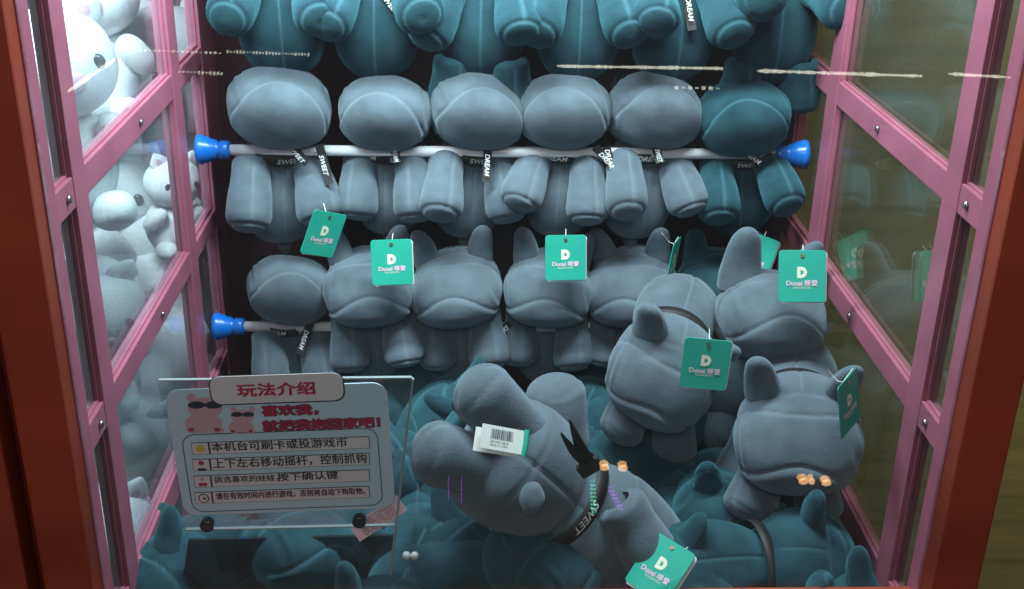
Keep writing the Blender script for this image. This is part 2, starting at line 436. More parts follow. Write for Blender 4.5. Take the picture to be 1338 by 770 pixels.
def hang_tag(root, at, rot, anchor=None, scale=1.0, open_=4):
    """at: world centre; rot: (yaw, tilt, spin) degrees"""
    m = Matrix.Translation(at) @ Euler((R(rot[1]), R(rot[2]), R(rot[0])), 'ZXY').to_matrix().to_4x4() @ Matrix.Scale(scale, 4)
    c = obj('hang_tag', TAG['card'], None, root, m)
    obj('brand_lettering', TAG['name'], None, c, m); obj('small_lettering', TAG['sub'], None, c, m)
    obj('logo', TAG['mark'], None, c, m); obj('eyelet', TAG['eye'], None, c, m)
    obj('back_leaf', TAG['back'], None, c, m @ Matrix.Translation((.0015, .002, -.0012)) @ Matrix.Rotation(R(open_), 4, 'Z'))
    if anchor is None: anchor = m @ Vector((.002, .022, TH / 2 + .004))
    if anchor is not None:
        a = m @ Vector((0, -.001, TH / 2 - .006)); b = Vector(anchor); mid = (a + b) / 2 + Vector((0, -.003, -.004))
        obj('thread', tube_me('thread', [a - WORLD[c.name].translation, mid - WORLD[c.name].translation, b - WORLD[c.name].translation], .0006), 'thread', c, Matrix.Translation(WORLD[c.name].translation))
    return c

HANG = Matrix(((1, 0, 0), (0, 0, 1), (0, -1, 0)))        # columns: right, back -> down, up -> away from the camera
STAND = Matrix(((1, 0, 0), (0, 1, 0), (0, 0, 1)))
_count = [0]
def plush(label, colour, at, base='hang', rot=(0, 0, 0), anchor='head', hp=0, hyaw=0, hroll=0, front=((0, 8), (0, 8)), hind=((0, 8), (0, 8)),
          scale=1.0, ribbon=True, text=('DREAM', 'SWEET'), taila=None, ear=(1, 1), ears=((12, 18), (12, 18)), group=None, ring_spin=0, tags=(), dirs=None, tail=True, tails=True, Rm=None, tail_at=None, hind_len=.8, limb_pts=None, bscale=(1, 1, 1), rodz=None, hscale=1.0, limb='leg', head_kind='head', ring_at=None, head_pos=None):
    i = _count[0]; _count[0] += 1; rr = random.Random(i * 31 + 5)
    Rb = (Matrix.Rotation(R(rot[0]), 3, 'Z') @ Matrix.Rotation(R(rot[1]), 3, 'X') @ Matrix.Rotation(R(rot[2]), 3, 'Y')) @ (HANG if base == 'hang' else STAND)
    if Rm is not None: Rb = Rm
    Rh = Matrix.Rotation(R(hyaw), 3, 'Z') @ Matrix.Rotation(R(hp), 3, 'X') @ Matrix.Rotation(R(hroll), 3, 'Y')
    neck = Vector((0, -.032, .014)); hc = neck + Rh @ Vector((0, -.042, .020))
    loc = {'head': hc, 'body': Vector((0, .035, 0)), 'neck': neck}[anchor]
    org = Vector(at) - Rb @ (loc * scale)
    W = Matrix.Translation(org) @ (Rb.to_4x4()) @ Matrix.Scale(scale, 4)
    grey = colour == 'grey_plush'
    root = tag(obj('plush_hippo', None, matrix=Matrix.Translation(org)), label, 'plush toy', group)
    P = lambda k, n, m: obj(n, plush_part(k, rr.randrange(len(SH[k])), colour), None, root, m)
    P('body', 'body', W @ Matrix.Translation((0, .035, 0)) @ Matrix.Diagonal((*bscale, 1)))
    H = W @ Matrix.Translation(hc) @ Rh.to_4x4() @ Matrix.Scale(hscale, 4)
    if head_pos is not None: H = Matrix.Translation(head_pos) @ (Rb @ Rh).to_4x4() @ Matrix.Scale(scale * hscale, 4)
    P(head_kind, 'head' if head_kind == 'head' else 'chest', H)
    for s, e, (bk, out) in zip((-1, 1), ear, ears):
        if not e: continue
        m = H @ Matrix.Translation((s * .036, .022, .036)) @ Matrix.Rotation(R(s * out), 4, 'Y') @ Matrix.Rotation(R(-bk), 4, 'X') @ Matrix.Rotation(R(s * 12), 4, 'Z')
        P('ear', 'ear', m @ Matrix.Scale(e, 4))
    roots = [(-.034, -.008, -.018), (.034, -.008, -.018), (-.035, .082, -.014), (.035, .082, -.014)]
    for j, (rt, (sw, sp)) in enumerate(zip(roots, tuple(front) + tuple(hind))):
        if sw is None: continue
        if limb_pts:
            if limb_pts[j] is None: continue
            p0, p1, rs = limb_pts[j]; P(limb, 'leg', align(p0, p0 - p1, (.4, -1, .2)) @ Matrix.Diagonal((rs, rs, (p1 - p0).length / .102, 1))); continue
        s = -1 if j % 2 == 0 else 1
        if dirs and dirs[j] is not None:
            if dirs[j] == 0: continue
            d = (Rb.inverted() @ Vector(dirs[j])).normalized()
        else: d = Vector((s * math.sin(R(sp)), -math.sin(R(sw)) * math.cos(R(sp)), -math.cos(R(sw)) * math.cos(R(sp))))
        P(limb, 'leg', W @ align(Vector(rt), -d, (1, 0, 0)) @ Matrix.Rotation(rr.uniform(-.5, .5), 4, 'Z') @ Matrix.Diagonal((1, 1, hind_len if j > 1 else 1, 1)))
    if tail_at is not None: P('tail', 'tail', Matrix.Translation(tail_at[0]) @ Euler([R(q) for q in tail_at[1]]).to_matrix().to_4x4() @ Matrix.Scale(scale * .85, 4))
    elif tail: P('tail', 'tail', W @ Matrix.Translation((0, .118, .012)))
    if ribbon:
        ax = (Vector((0, -1, .1)) * 2 + (Rh @ Vector((0, -1, .25)))).normalized()
        rx, ry = .0490, .0470
        B = W @ align(Vector((0, -.018, .006)), ax, (1, 0, 0)) @ Matrix.Rotation(R(ring_spin), 4, 'Z')
        if ring_at is not None: B = align(ring_at[0], ring_at[1], (1, 0, 0)) @ Matrix.Rotation(R(ring_spin), 4, 'Z') @ Matrix.Scale(ring_at[2], 4)
        v, f = ribbon_ring(rx, ry); rb = obj('ribbon', mesh_np('ribbon', v, f), 'ribbon', root, B)
        for t, a0 in zip(text, (-2.08, -1.06)):
            v, f = ring_text(t, rx, ry, a0, .0068); obj('ribbon_lettering', mesh_np('ribbon_lettering', v, f, False), 'ribbon_print', rb, B)
        if tails and taila is not None:
            # two ends hanging from the knot, in world axes
            for (dx, dz, ln, tw, *ox) in taila:
                offx = ox[0] if ox else 0
                p0 = B @ Vector((rx * math.cos(-1.57), -ry, 0)) if rodz is None else Vector((org.x + offx, 1.386, wz(rodz) + .012)); d = Vector((dx, -.25, dz)).normalized()
                sd = Vector((math.cos(R(tw)), 0, math.sin(R(tw)))) ; sd = (sd - d * sd.dot(d)).normalized()
                pts = [p0 + d * (ln * q) + Vector((0, .004 * math.sin(q * 3), 0)) for q in (0, .25, .5, .75, 1)]
                e = obj('ribbon_end', strip_me('ribbon_end', [p - p0 for p in pts], .0105, sd), 'ribbon', rb, Matrix.Translation(p0))
                v, f = fit_text(rr.choice(['DREAM', 'SWEET']), height=.0058, bold=.012, shear=.25)
                k = min(1, ln * .85 / (v[:, 0].max() * 2)); n = d.cross(sd); n = n if n.y < 0 else -n
                obj('ribbon_lettering', mesh_np('ribbon_lettering', [d * (a * k + ln * .52) + sd * b + n * .0042 for a, b, _ in v], f, False), 'ribbon_print', rb, Matrix.Translation(p0))
    for t in tags: hang_tag(root, *t[:2], **(t[2] if len(t) > 2 else {}))
    root['_head'] = 0; del root['_head']
    return root, H, W

#CABINET
XL, XR = -.329, .431
YF, YBK = .876, 1.55
FL = CAMZ - .86                                    # cabinet floor
TOP = CAMZ + .06
def wz(z): return CAMZ + z

# ---- setting
wall = struct(obj('wall', box_me('wall', (-2.2, 2.15, 0), (4.2, 2.25, 3.0)), 'brown_wall'))
floor = struct(obj('floor', box_me('floor', (-3, -4, -.05), (4.2, 2.15, 0)), 'floor_dark'))

# ---- cabinet carcass
cab = thing('claw_machine_cabinet', 'red claw machine cabinet with dark maroon back panel round the grey plush', 'claw machine', (.051, 1.2, 0))
box('back_panel', (XL - .03, YBK, .55), (XR + .03, YBK + .02, TOP), 'maroon_panel', cab)
box('floor_panel', (XL - .03, YF + .03, FL - .02), (XR + .03, YBK - .002, FL), 'floor_dark', cab)
box('post', (XL - .0445, YF - .018, .02), (XL - .0015, YF + .026, TOP), 'red_paint', cab, .003)
box('post', (XR + .0015, YF - .018, .02), (XR + .046, YF + .026, TOP), 'red_paint', cab, .003)
box('front_rail', (XL - .001, YF - .012, wz(-.78)), (XR + .001, YF + .022, wz(-.707)), 'red_paint', cab, .003)
box('lower_front_panel', (XL, YF - .004, .02), (XR, YF + .016, wz(-.781)), 'red_paint', cab, .002)
for sx in (XL - .028, XR + .016):
    box('side_base', (sx, YF + .03, .02), (sx + .012, YBK, FL - .022), 'red_paint', cab, .002)

fp = thing('glass_pane', 'large clear front glass pane with streaks of reflected lights', 'glass pane', (.051, YF + .006, wz(-.69)))
box('glass', (XL + .0005, YF + .003, wz(-.7075)), (XR - .0005, YF + .008, TOP), 'front_glass', fp, 0)

def side_frame(label, x, s):
    """lattice of pink bars with glass; s = -1 left wall, +1 right wall (bars stand outside the plane x)"""
    t = thing('side_frame', label, 'window frame', (x, 1.2, FL))
    def bx(name, y0, y1, z0, z1, xa, xb, m, bv=.0012):
        a, b = sorted((x + s * xa, x + s * xb)); return box(name, (a, y0, z0), (b, y1, z1), m, t, bv)
    posts = [(YF + .004, .904), (.948, .982), (1.313, 1.350), (1.468, 1.5485)]
    zb, zt = FL, TOP
    for y0, y1 in posts: bx('upright', y0, y1, zb, zt, 0, .016, 'pink_paint')
    rails = [(-.128, -.101), (-.3432, -.3161), (-.5582, -.5313), (-.772, -.740)]
    for i in range(3):
        ya, yb = posts[i][1], posts[i + 1][0]
        for z0, z1 in rails:
            if i == 2: z0, z1 = z0 + .002, z1 - .002
            bx('rail', ya - .0005, yb + .0005, wz(z0), wz(z1), .0006, .0154, 'pink_paint')
            if i < 2:
                sc = bx('screw', 0, .001, 0, .001, -.001, 0, 'screw_metal', 0)
                sc.data = SCREW; sc.matrix_basis = WORLD[t.name].inverted() @ align(Vector((x - s * .0004, (ya * .5 + yb * .5) + (.018 if i == 1 else .004), wz((z0 + z1) / 2))), (-s, 0, 0), (0, 1, 0))
        # thin bright glazing bead and pane for each opening
        zz = [zb - wz(0)] + [q for r_ in rails[::-1] for q in r_] + [zt - wz(0)]
        for z0, z1 in [(zz[k], zz[k + 1]) for k in range(0, len(zz), 2)]:
            if z1 - z0 < .02: continue
            bx('pane', ya + .0003, yb - .0003, wz(z0) + .0003, wz(z1) - .0003, .0085, .0125, 'hazy_side_glass' if s < 0 else 'side_glass', 0)
            b = .0022
            for (p0, p1, q0, q1) in ((ya, ya + b, z0, z1), (yb - b, yb, z0, z1), (ya + b, yb - b, z0, z0 + b), (ya + b, yb - b, z1 - b, z1)):
                bx('glazing_bead', p0, p1, wz(q0), wz(q1), .0045, .0083, 'pink_paint', .0006)
    return t
SCREW = lathe('screw', [(.0038, 0), (.0036, .0012), (.0026, .0022), (.0008, .0026)], 14); SCREW.materials.append(MATS['screw_metal'])
sfl = side_frame('pink lattice side frame with glass, in front of the white plush pigs', XL, -1)
sfr = side_frame('pink lattice side frame with glass against the brown wall', XR, 1)

# ---- rods with blue cups
CUP = lathe('end_cup', [(.0065, 0), (.010, 0), (.0115, .003), (.0115, .012), (.0095, .014), (.0125, .017), (.0140, .024), (.0165, .027), (.0165, .031), (.0185, .034), (.0185, .040)], 24)
CUP.materials.append(MATS['cup_blue'])
def rod(label, z, x0, x1, g):
    t = thing('hanging_rod', label, 'rod', ((x0 + x1) / 2, 1.40, wz(z)), g)
    m = Matrix.Translation((x0, 1.40, wz(z))) @ Matrix.Rotation(R(90), 4, 'Y')
    obj('tube', lathe('tube', [(.0068, .03), (.0068, x1 - x0 - .03)], 20), 'rod_white', t, m)
    obj('end_cup', CUP, None, t, Matrix.Translation((x0 + .040, 1.40, wz(z))) @ Matrix.Rotation(R(-90), 4, 'Y'))
    obj('end_cup', CUP, None, t, Matrix.Translation((x1 - .040, 1.40, wz(z))) @ Matrix.Rotation(R(90), 4, 'Y'))
rod('white rod with blue end cups under the upper row of plush heads', -.430, XL, XR, 'white hanging rods')
rod('white rod with blue end cups across the row with hanging green tags', -.672, XL, XR, 'white hanging rods')

#PLUSH
G = 'grey_plush'; T = 'teal_plush'
def px(x, y, Y): return atY(x, y, Y)
GR1, GR2, GR3 = 'teal plush along the top', 'grey plush held by the upper rod', 'grey plush held by the lower rod'
ordn = ['first', 'second', 'third', 'fourth', 'fifth', 'sixth']
# rows: each plush is pinned at its neck behind a rod; (pixel x of the neck on the rod)
def neck(xpix, rod_z, dz, Y):
    """point above the rod at this pixel column"""
    lo = [atY(xpix, y, Y) for y in range(-150, 760, 4)]
    p = min(lo, key=lambda q: abs(q.z - wz(rod_z + dz))); return Vector((p.x, Y, wz(rod_z + dz)))
# top row: only bellies and legs show
for k, x in enumerate([362, 494, 634, 760, 884, 1016]):
    rr = random.Random(k + 70)
    plush(['teal plush with dangling legs at the top, beside the glass of the white pigs', 'teal plush with a slanted lettered ribbon end between its legs, top row',
           'teal plush with long straight legs hanging down, top row', 'teal plush with a white care label dangling at its belly, top row',
           'teal plush above the fifth head of the upper rod row', 'teal plush with round dark soles facing out, top row by brown wall'][k], T, neck(x, -.200, .0, 1.445), 'hang',
          (rr.uniform(-6, 6), 0, rr.uniform(-4, 4)), anchor='neck', hp=65, front=[(-22 + [4, -4, -22, -10, -6, 14][k], 12 + rr.uniform(-4, 6)), (-22 + [-4, 2, -18, -8, -12, 16][k], 12 + rr.uniform(-4, 6))],
          hind=((-98, 4), (-98, 4)) if k in (2, 5) else ((None, 0), (None, 0)), group=GR1, taila=[(.8, -.9, .06, 70)] if k == 1 else ([(.2, -1, .05, 10)] if k == 4 else None), scale=1.0, hind_len=.75, bscale=(1, 1, .8))
# upper rod row
for k, x in enumerate([360, 509, 612, 738, 834, 963]):
    rr = random.Random(k + 10)
    fr = [((-58, 9), (-54, 6)), ((-64, 2), (-60, 6)), ((-46, 14), (-62, 5)), ((-46, 12), (-60, 5)), ((-42, 8), (-52, 10)), ((-38, 2), (-28, 12))][k]
    plush(['grey plush with the largest dome head, beside the cup of the upper rod', 'grey plush with two straight dark-soled legs, second from white pigs on upper rod',
           'grey plush with ribbon end hanging straight down, third from the white pigs on upper rod', 'grey plush with slanted lettered ribbon over the upper rod, fourth from the white pigs',
           'grey plush beside the dark teal one on the upper rod', 'dark teal plush on the upper rod by the brown wall'][k], T if k == 5 else G, neck(x, -.430, .014, 1.447), 'hang',
          ([14, -5, 12, -8, 14, -3][k], rr.uniform(-5, 5), rr.uniform(-6, 6)), anchor='neck', hp=66 + rr.uniform(-8, 8), hroll=[12, 3, 9, -5, 13, 0][k], front=fr, hind=((None, 0), (None, 0)), ear=(.6, .6), ears=((95, 0), (95, 0)),
          group=GR2, rodz=-.430, taila=[[(.5, -.5, .032, 70, .022), (.25, -1, .050, 15, .058)], [(.2, -1, .022, 0, .010)], [(-.03, -1, .045, 3, .022)], [(.75, -.75, .045, 50, .036), (.3, -1, .03, 20, .05)], [(.3, -1, .02, 30, .012)], [(.8, -.5, .034, 60, -.012)]][k], bscale=(.98, 1, .70), scale=[1.02, .93, .96, .94, .95, .94][k], ring_spin=rr.uniform(-30, 30))
# lower rod row
row3 = [(374, 66, .016), (482, 106, .049), (600, 106, .049), (717, 104, .050), (832, 106, .053), (930, 100, .040)]
for k, (x, hp, dz) in enumerate(row3):
    rr = random.Random(k + 30)
    tg = {0: [(px(423, 306, 1.33), (38, -10, 20))], 1: [(px(512, 343, 1.325), (2, -12, -2))], 3: [(px(739, 337, 1.325), (0, -12, -1))], 4: [(px(880, 342, 1.34), (68, -6, 8))], 5: [(px(985, 334, 1.38), (-25, -10, 18))]}.get(k, [])
    plush(['grey plush facing out with SWEET ribbon over the lower rod, by the white pigs', 'grey plush with upright green tag on its forehead, second on the lower rod',
           'grey plush without a tag between two tagged ones on the lower rod', 'grey plush with upright green tag, fourth on the lower rod from the white pigs',
           'grey plush with its green tag seen edge-on, behind the tilted grey plush', 'dark teal plush behind the tall-eared grey plush, lower rod'][k], T if k == 5 else G, neck(x, -.672, dz, 1.440 if k < 5 else 1.46), 'hang',
          ([14, 5, -3, -6, -14, 0][k], rr.uniform(-4, 4), rr.uniform(-6, 6)), anchor='neck', hp=hp, hroll=[14, 4, -3, 3, -8, 0][k], front=[((-68, 4), (-68, 2)), ((-70, 2), (-64, 4)), ((-74, 0), (-62, 6)), ((-68, 2), (-60, 8)), ((-68, 2), (-68, 4)), ((-74, 0), (-74, 4))][k], bscale=(.92, 1.12, .70),
          hind=((None, 0), (None, 0)), ear=(.78, .78) if k else (.6, .6), ears=((8, 10), (8, 10)) if k else ((95, 0), (95, 0)), group=GR3, rodz=-.672, taila=[[(-.35, -1, .045, 20, .034)], None, None, [(-.7, -.7, .035, -40, -.052)], None, None][k], tags=tg, scale=[.90, .95, .95, .93, .95, .92][k])

# loose grey plush in front
plush('grey plush tilted sideways with DREAM ribbon under its chin and a green tag', G, px(866, 484, 1.17), 'stand', (-18, 6, 18), limb='paw', hp=34, hroll=6, limb_pts=[(px(838, 500, 1.19), px(797, 585, 1.15), 1.05), (px(884, 530, 1.20), px(876, 612, 1.17), 1.05), None, None],
      ear=(.85, .8), taila=[(.1, -1, .06, 40), (.5, -1, .05, 70)], tags=[(px(922, 476, 1.09), (-6, -6, 4))], group='loose grey plush')
plush('grey plush with tall ears and a bright glossy green tag beside the wall-side glass', G, px(1006, 412, 1.22), 'hang', (6, 4, 6), limb='paw', hp=84, hroll=0, limb_pts=[(px(975, 455, 1.25), px(948, 600, 1.22), 1.0), (px(1045, 455, 1.27), px(1060, 560, 1.27), 1.0), None, None], ear=(1.05, .85), ears=((0, 4), (4, 12)),
      tags=[(px(1048, 361, 1.15), (-12, -18, -1))], group='loose grey plush', scale=1.0)
plush('grey plush on all fours with two stubby ears, lowest by the wall-side frame', G, px(1042, 566, 1.06), 'stand', (-12, 4, -2), limb='paw', hp=20, hroll=0, limb_pts=[(px(1005, 590, 1.08), px(972, 690, 1.035), 1.08), (px(1062, 600, 1.11), px(1070, 690, 1.09), 1.05), (px(985, 560, 1.16), px(955, 640, 1.14), 1), None], ear=(.8, .75), ears=((10, 10), (10, 14)),
      tags=[(px(1110, 527, .985), (52, -4, -10))], group='loose grey plush', scale=1.06)

def frame_from(fwd, up):
    y = -Vector(fwd).normalized(); z = Vector(up); z = (z - y * z.dot(y)).normalized(); x = y.cross(z); return Matrix((x, y, z)).transposed()

# the large grey plush lying across the front
bc = px(678, 614, .985); hcn = px(798, 712, .995)
big, bH, bW = plush('large grey plush lying with legs raised, bow and SWEET DREAM ribbon, at the front', G, bc, anchor='body', Rm=frame_from(hcn - bc, (.15, -.75, .55)),
      hp=0, scale=1.32, bscale=(1.0, .62, 1.0), group='loose grey plush', ear=(0, 0), ring_spin=180, text=('SWEET', 'DREAM'), hscale=1.0, limb='paw', head_kind='body', head_pos=hcn, ring_at=(px(733, 655, .985), hcn - bc, 1.17),
      limb_pts=[(px(752, 680, 1.0), px(716, 785, .965), 1.15), (px(806, 655, .955), px(866, 746, .935), 1.12), (px(660, 618, .960), px(530, 586, .93), 1.16), (px(705, 588, .975), px(596, 488, .965), 1.18)],
      tail_at=(px(694, 648, .918), (20, 30, 20)), tags=[(px(862, 742, .900), (-58, -28, 40))])
_x = obj('leg', plush_part('paw', 1, G), None, big, align(px(738, 590, 1.04), px(738, 590, 1.04) - px(728, 516, 1.05), (1, 0, 0)) @ Matrix.Diagonal((1.12, 1.0, .86, 1)))
def care_label():
    c = px(657, 574, .912); m = Matrix.Translation(c) @ Euler((R(-38), R(10), R(12)), 'ZXY').to_matrix().to_4x4()
    a = obj('care_label', prism_me('care_label', [(-.021, -.011), (.021, -.011), (.021, .011), (-.021, .011)], .0004), 'tag_white', big, m)
    a['label'] = 'white folded care label with barcode'
    obj('label_leaf', prism_me('label_leaf', [(-.021, -.011), (.021, -.011), (.021, .011), (-.021, .011)], .0004), 'tag_white', a, m @ Matrix.Translation((-.004, .004, -.003)) @ Matrix.Rotation(R(-7), 4, 'Z'))
    obj('label_spine', tube_me('label_spine', [(.022, .001, -.012), (.0225, -.001, 0), (.022, 0, .012)], .0028, 10), 'tag_green', a, m)
    v, f = [], []; x = -.012
    rr = random.Random(4)
    for i in range(22):
        wd = rr.choice((.0003, .0006, .0009)); k = len(v)
        v += [(x, -.0003, -.001), (x + wd, -.0003, -.001), (x + wd, -.0003, .008), (x, -.0003, .008)]; f.append((k, k + 1, k + 2, k + 3)); x += wd + rr.choice((.0003, .0006))
    obj('barcode', mesh_np('barcode', v, f, False), 'sign_navy', a, m)
    for i, t in enumerate(('6971043 52018', 'MADE IN CHINA')):
        v, f = fit_text(t, width=.017); obj('small_lettering', mesh_np('small_lettering', [(p[0] - .003, -.0003, p[1] - .0035 - .003 * i) for p in v], f, False), 'sign_navy', a, m)
care_label()
def bow():
    base = px(770, 607, .945)
    for (a, b, tw) in (((744, 548), (736, 545), 20), ((733, 566), (760, 575), -25)):
        p1 = px(*a, .935); side = Vector((1, -.3, .35))
        v, f = [], []; n = 8
        for i in range(n + 1):
            t = i / n; p = base.lerp(p1, t) + Vector((0, -.008 * math.sin(t * 3), 0)); wd = .0065 * (1 - t ** 2) + .0008
            for sg, o in ((-1, 0), (1, 0), (.8, .0028), (-.8, .0028)): v.append(p + side.normalized() * (sg * wd) + Vector((0, o, 0)) - base)
        for i in range(n):
            for q in range(4): f.append((4 * i + q, 4 * i + (q + 1) % 4, 4 * i + 4 + (q + 1) % 4, 4 * i + 4 + q))
        f += [(3, 2, 1, 0), (4 * n, 4 * n + 1, 4 * n + 2, 4 * n + 3)]
        obj('bow_end', mesh_np('bow_end', v, f, False), 'ribbon', big, Matrix.Translation(base))
    k = obj('bow_knot', box_me('bow_knot', (-.012, -.004, -.007), (.012, .004, .007), .002), 'ribbon', big, Matrix.Translation(base + Vector((0, -.004, 0))) @ Matrix.Rotation(R(-35), 4, 'Y'))
bow()

# pile of teal plush on the floor: pixel, height of the body centre, heading, tip, roll, head pitch
pile = [
 (292, 728, -.79, 60, -10, 30, 10, 'teal plush in the dark chute corner under the sign, beside the pink frame'),
 (345, 730, -.79, -60, 10, -30, 10, 'teal plush under the middle of the instruction sign'),
 (440, 722, -.78, 150, -20, 20, 20, 'teal plush under the sign with a paper label near it'),
 (562, 652, -.77, 118, -18, 25, 5, 'teal plush pressed under the large grey plush, beside the acrylic edge'),
 (585, 756, -.76, 80, -10, 15, 20, 'teal plush with a rounded back at the front rail below the large plush'),
 (568, 556, -.80, -40, 30, 40, 30, 'teal plush behind the acrylic panel corner with folded ears'),
 (762, 545, -.79, 160, -5, -15, 20, 'teal plush with a big round back behind the ribbon bow'),
 (838, 622, -.77, 70, 10, 50, 20, 'teal plush with a lettered ribbon beside the bow of the large plush'),
 (905, 672, -.79, 20, 8, -10, 30, 'teal plush wearing a curved lettered ribbon between the grey plush'),
 (925, 745, -.74, 110, 10, -40, 10, 'teal plush lying with a raised leg beside the fallen green tag'),
 (1045, 752, -.79, 20, 5, -30, 10, 'teal plush with DREAM ribbon near the floor by the wall-side frame'),
 (655, 545, -.80, 40, 10, 30, 10, 'teal plush behind the raised leg of the large grey plush'),
 (470, 555, -.80, 130, 0, 20, 10, 'teal plush behind the top of the instruction sign'),
 (870, 575, -.80, -30, -10, 20, 10, 'teal plush in the dark under the tilted grey plush'),
 (370, 570, -.81, 60, 0, -20, 10, 'teal plush hidden behind the instruction sign, by the chute'),
 (985, 575, -.81, 170, 0, 10, 10, 'teal plush supporting the tall-eared grey plush'),
 (625, 690, -.82, -150, 0, 30, 20, 'teal plush in the shade right under the belly of the large grey plush'),
 (530, 690, -.78, 30, 0, -25, 10, 'teal plush between the hinge screws and the large grey plush'),
 (545, 742, -.76, -20, 12, 10, 25, 'teal plush at the rail just past the lower end of the acrylic edge'),
 (820, 560, -.79, 100, 0, 40, 10, 'teal plush whose smooth side shows below the tilted grey plush'),
 (985, 755, -.77, -70, 0, 30, 10, 'teal plush at the front rail next to the DREAM ribboned one'),
 (900, 762, -.79, 150, 0, -20, 10, 'teal plush at the rail under the fallen green tag'),
 (700, 560, -.79, -80, 0, 20, 10, 'teal plush between the raised leg and the big round back'),
]
for k, (x, y, z, hd, tip, rl, hp, lb) in enumerate(pile):
    rr = random.Random(k * 7 + 3)
    plush(lb, T, atZ(x, y, wz(z)), 'stand', (hd, tip, rl), anchor='body', hp=hp, hyaw=rr.uniform(-15, 15), limb='paw', ribbon=k in (8, 9, 11),
          front=((rr.uniform(20, 70), 12), (rr.uniform(20, 70), 12)), hind=((rr.uniform(-70, -20), 12), (rr.uniform(-70, -20), 12)), ear=(.75, .75), ears=((50, 20), (40, 20)), group='teal plush piled on the floor', scale=.94)

# ------------------------------------------------------------------ white plush pigs in the neighbouring machine
nb = thing('neighbour_cabinet', 'red cabinet of the neighbouring machine full of white plush pigs', 'claw machine', (-.8, 1.2, 0))
box('post', (XL - .110, YF - .030, .02), (XL - .054, YF + .012, TOP), 'red_paint', nb, .003)
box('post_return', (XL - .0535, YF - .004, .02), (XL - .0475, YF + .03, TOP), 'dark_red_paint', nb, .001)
box('back_panel', (-1.3, 1.98, .4), (XL - .035, 2.0, TOP), 'maroon_panel', nb)
box('floor_panel', (-1.3, YF + .03, FL - .06), (XL - .035, 1.978, FL - .04), 'floor_dark', nb)
PIGH = mesh_np('head', QS * np.array([1.08, 1.0, .94]) + QS * lump(QS, 3, 2.2, .05)[:, None], QF); PIGH.materials.append(MATS['white_plush'])
PIGB = mesh_np('body', QS * np.array([.95, .9, 1.15]) * (1 - .14 * QS[:, 2:3]) + QS * lump(QS, 8, 2.2, .05)[:, None], QF); PIGB.materials.append(MATS['white_plush'])
_se, _sf = quadsphere(10)
PIGE = mesh_np('eye', _se, _sf); PIGE.materials.append(MATS['eye_black'])
PIGS = mesh_np('snout', superell(_se, 2.6), _sf); PIGS.materials.append(MATS['pink_plush'])
PIGL = mesh_np('arm', superell(_se, 2.3) * np.array([.30, .30, .55]), _sf); PIGL.materials.append(MATS['white_plush'])
_ev = []
for p in _se: _ev.append((p[0] * .34 * (1 - .55 * max(p[2], 0)), p[1] * .12, p[2] * .36))
PIGR = mesh_np('ear', _ev, _sf); PIGR.materials.append(MATS['white_plush'])
PIGI = mesh_np('inner_ear', [(a * .62, b * .62 - .05, c * .66) for a, b, c in _ev], _sf); PIGI.materials.append(MATS['pink_plush'])
def pig(label, at, r, yaw=25, tilt=0, roll=0, ribbon=None):
    r *= 1.25
    root = tag(obj('plush_pig', None, matrix=Matrix.Translation(at)), label, 'plush toy', 'white plush pigs next door')
    Hd = Matrix.Translation(at) @ (Matrix.Rotation(R(yaw), 4, 'Z') @ Matrix.Rotation(R(tilt), 4, 'X') @ Matrix.Rotation(R(roll), 4, 'Y')) @ Matrix.Scale(r, 4)
    Sc = lambda a, b, c: Matrix.Diagonal((a, b, c, 1)); Tr = Matrix.Translation
    obj('body', PIGB, None, root, Hd @ Tr((0, .15, -1.65)) @ Matrix.Scale(.98, 4))
    h = obj('head', PIGH, None, root, Hd)
    obj('snout', PIGS, None, h, Hd @ Tr((0, -.96, -.12)) @ Sc(.25, .14, .19))
    for s in (-1, 1):
        obj('eye', PIGE, None, h, Hd @ Tr((s * .52, -.82, .14)) @ Sc(.13, .08, .14))
        e = Hd @ Tr((s * .62, -.05, .88)) @ Matrix.Rotation(R(s * 28), 4, 'Y')
        obj('ear', PIGR, None, h, e); obj('inner_ear', PIGI, None, h, e)
        obj('arm', PIGL, None, root, Hd @ Tr((s * .85, -.45, -1.25)) @ Matrix.Rotation(R(-s * 35), 4, 'Y') @ Matrix.Rotation(R(25), 4, 'X'))
        obj('leg', PIGL, None, root, Hd @ Tr((s * .5, -.75, -2.45)) @ Matrix.Rotation(R(70), 4, 'X') @ Matrix.Scale(1.15, 4))
    if ribbon:
        v, f = ribbon_ring(.72, .70, .22); obj('ribbon', mesh_np('ribbon', v, f), ribbon, root, Hd @ Tr((0, .05, -.86)))
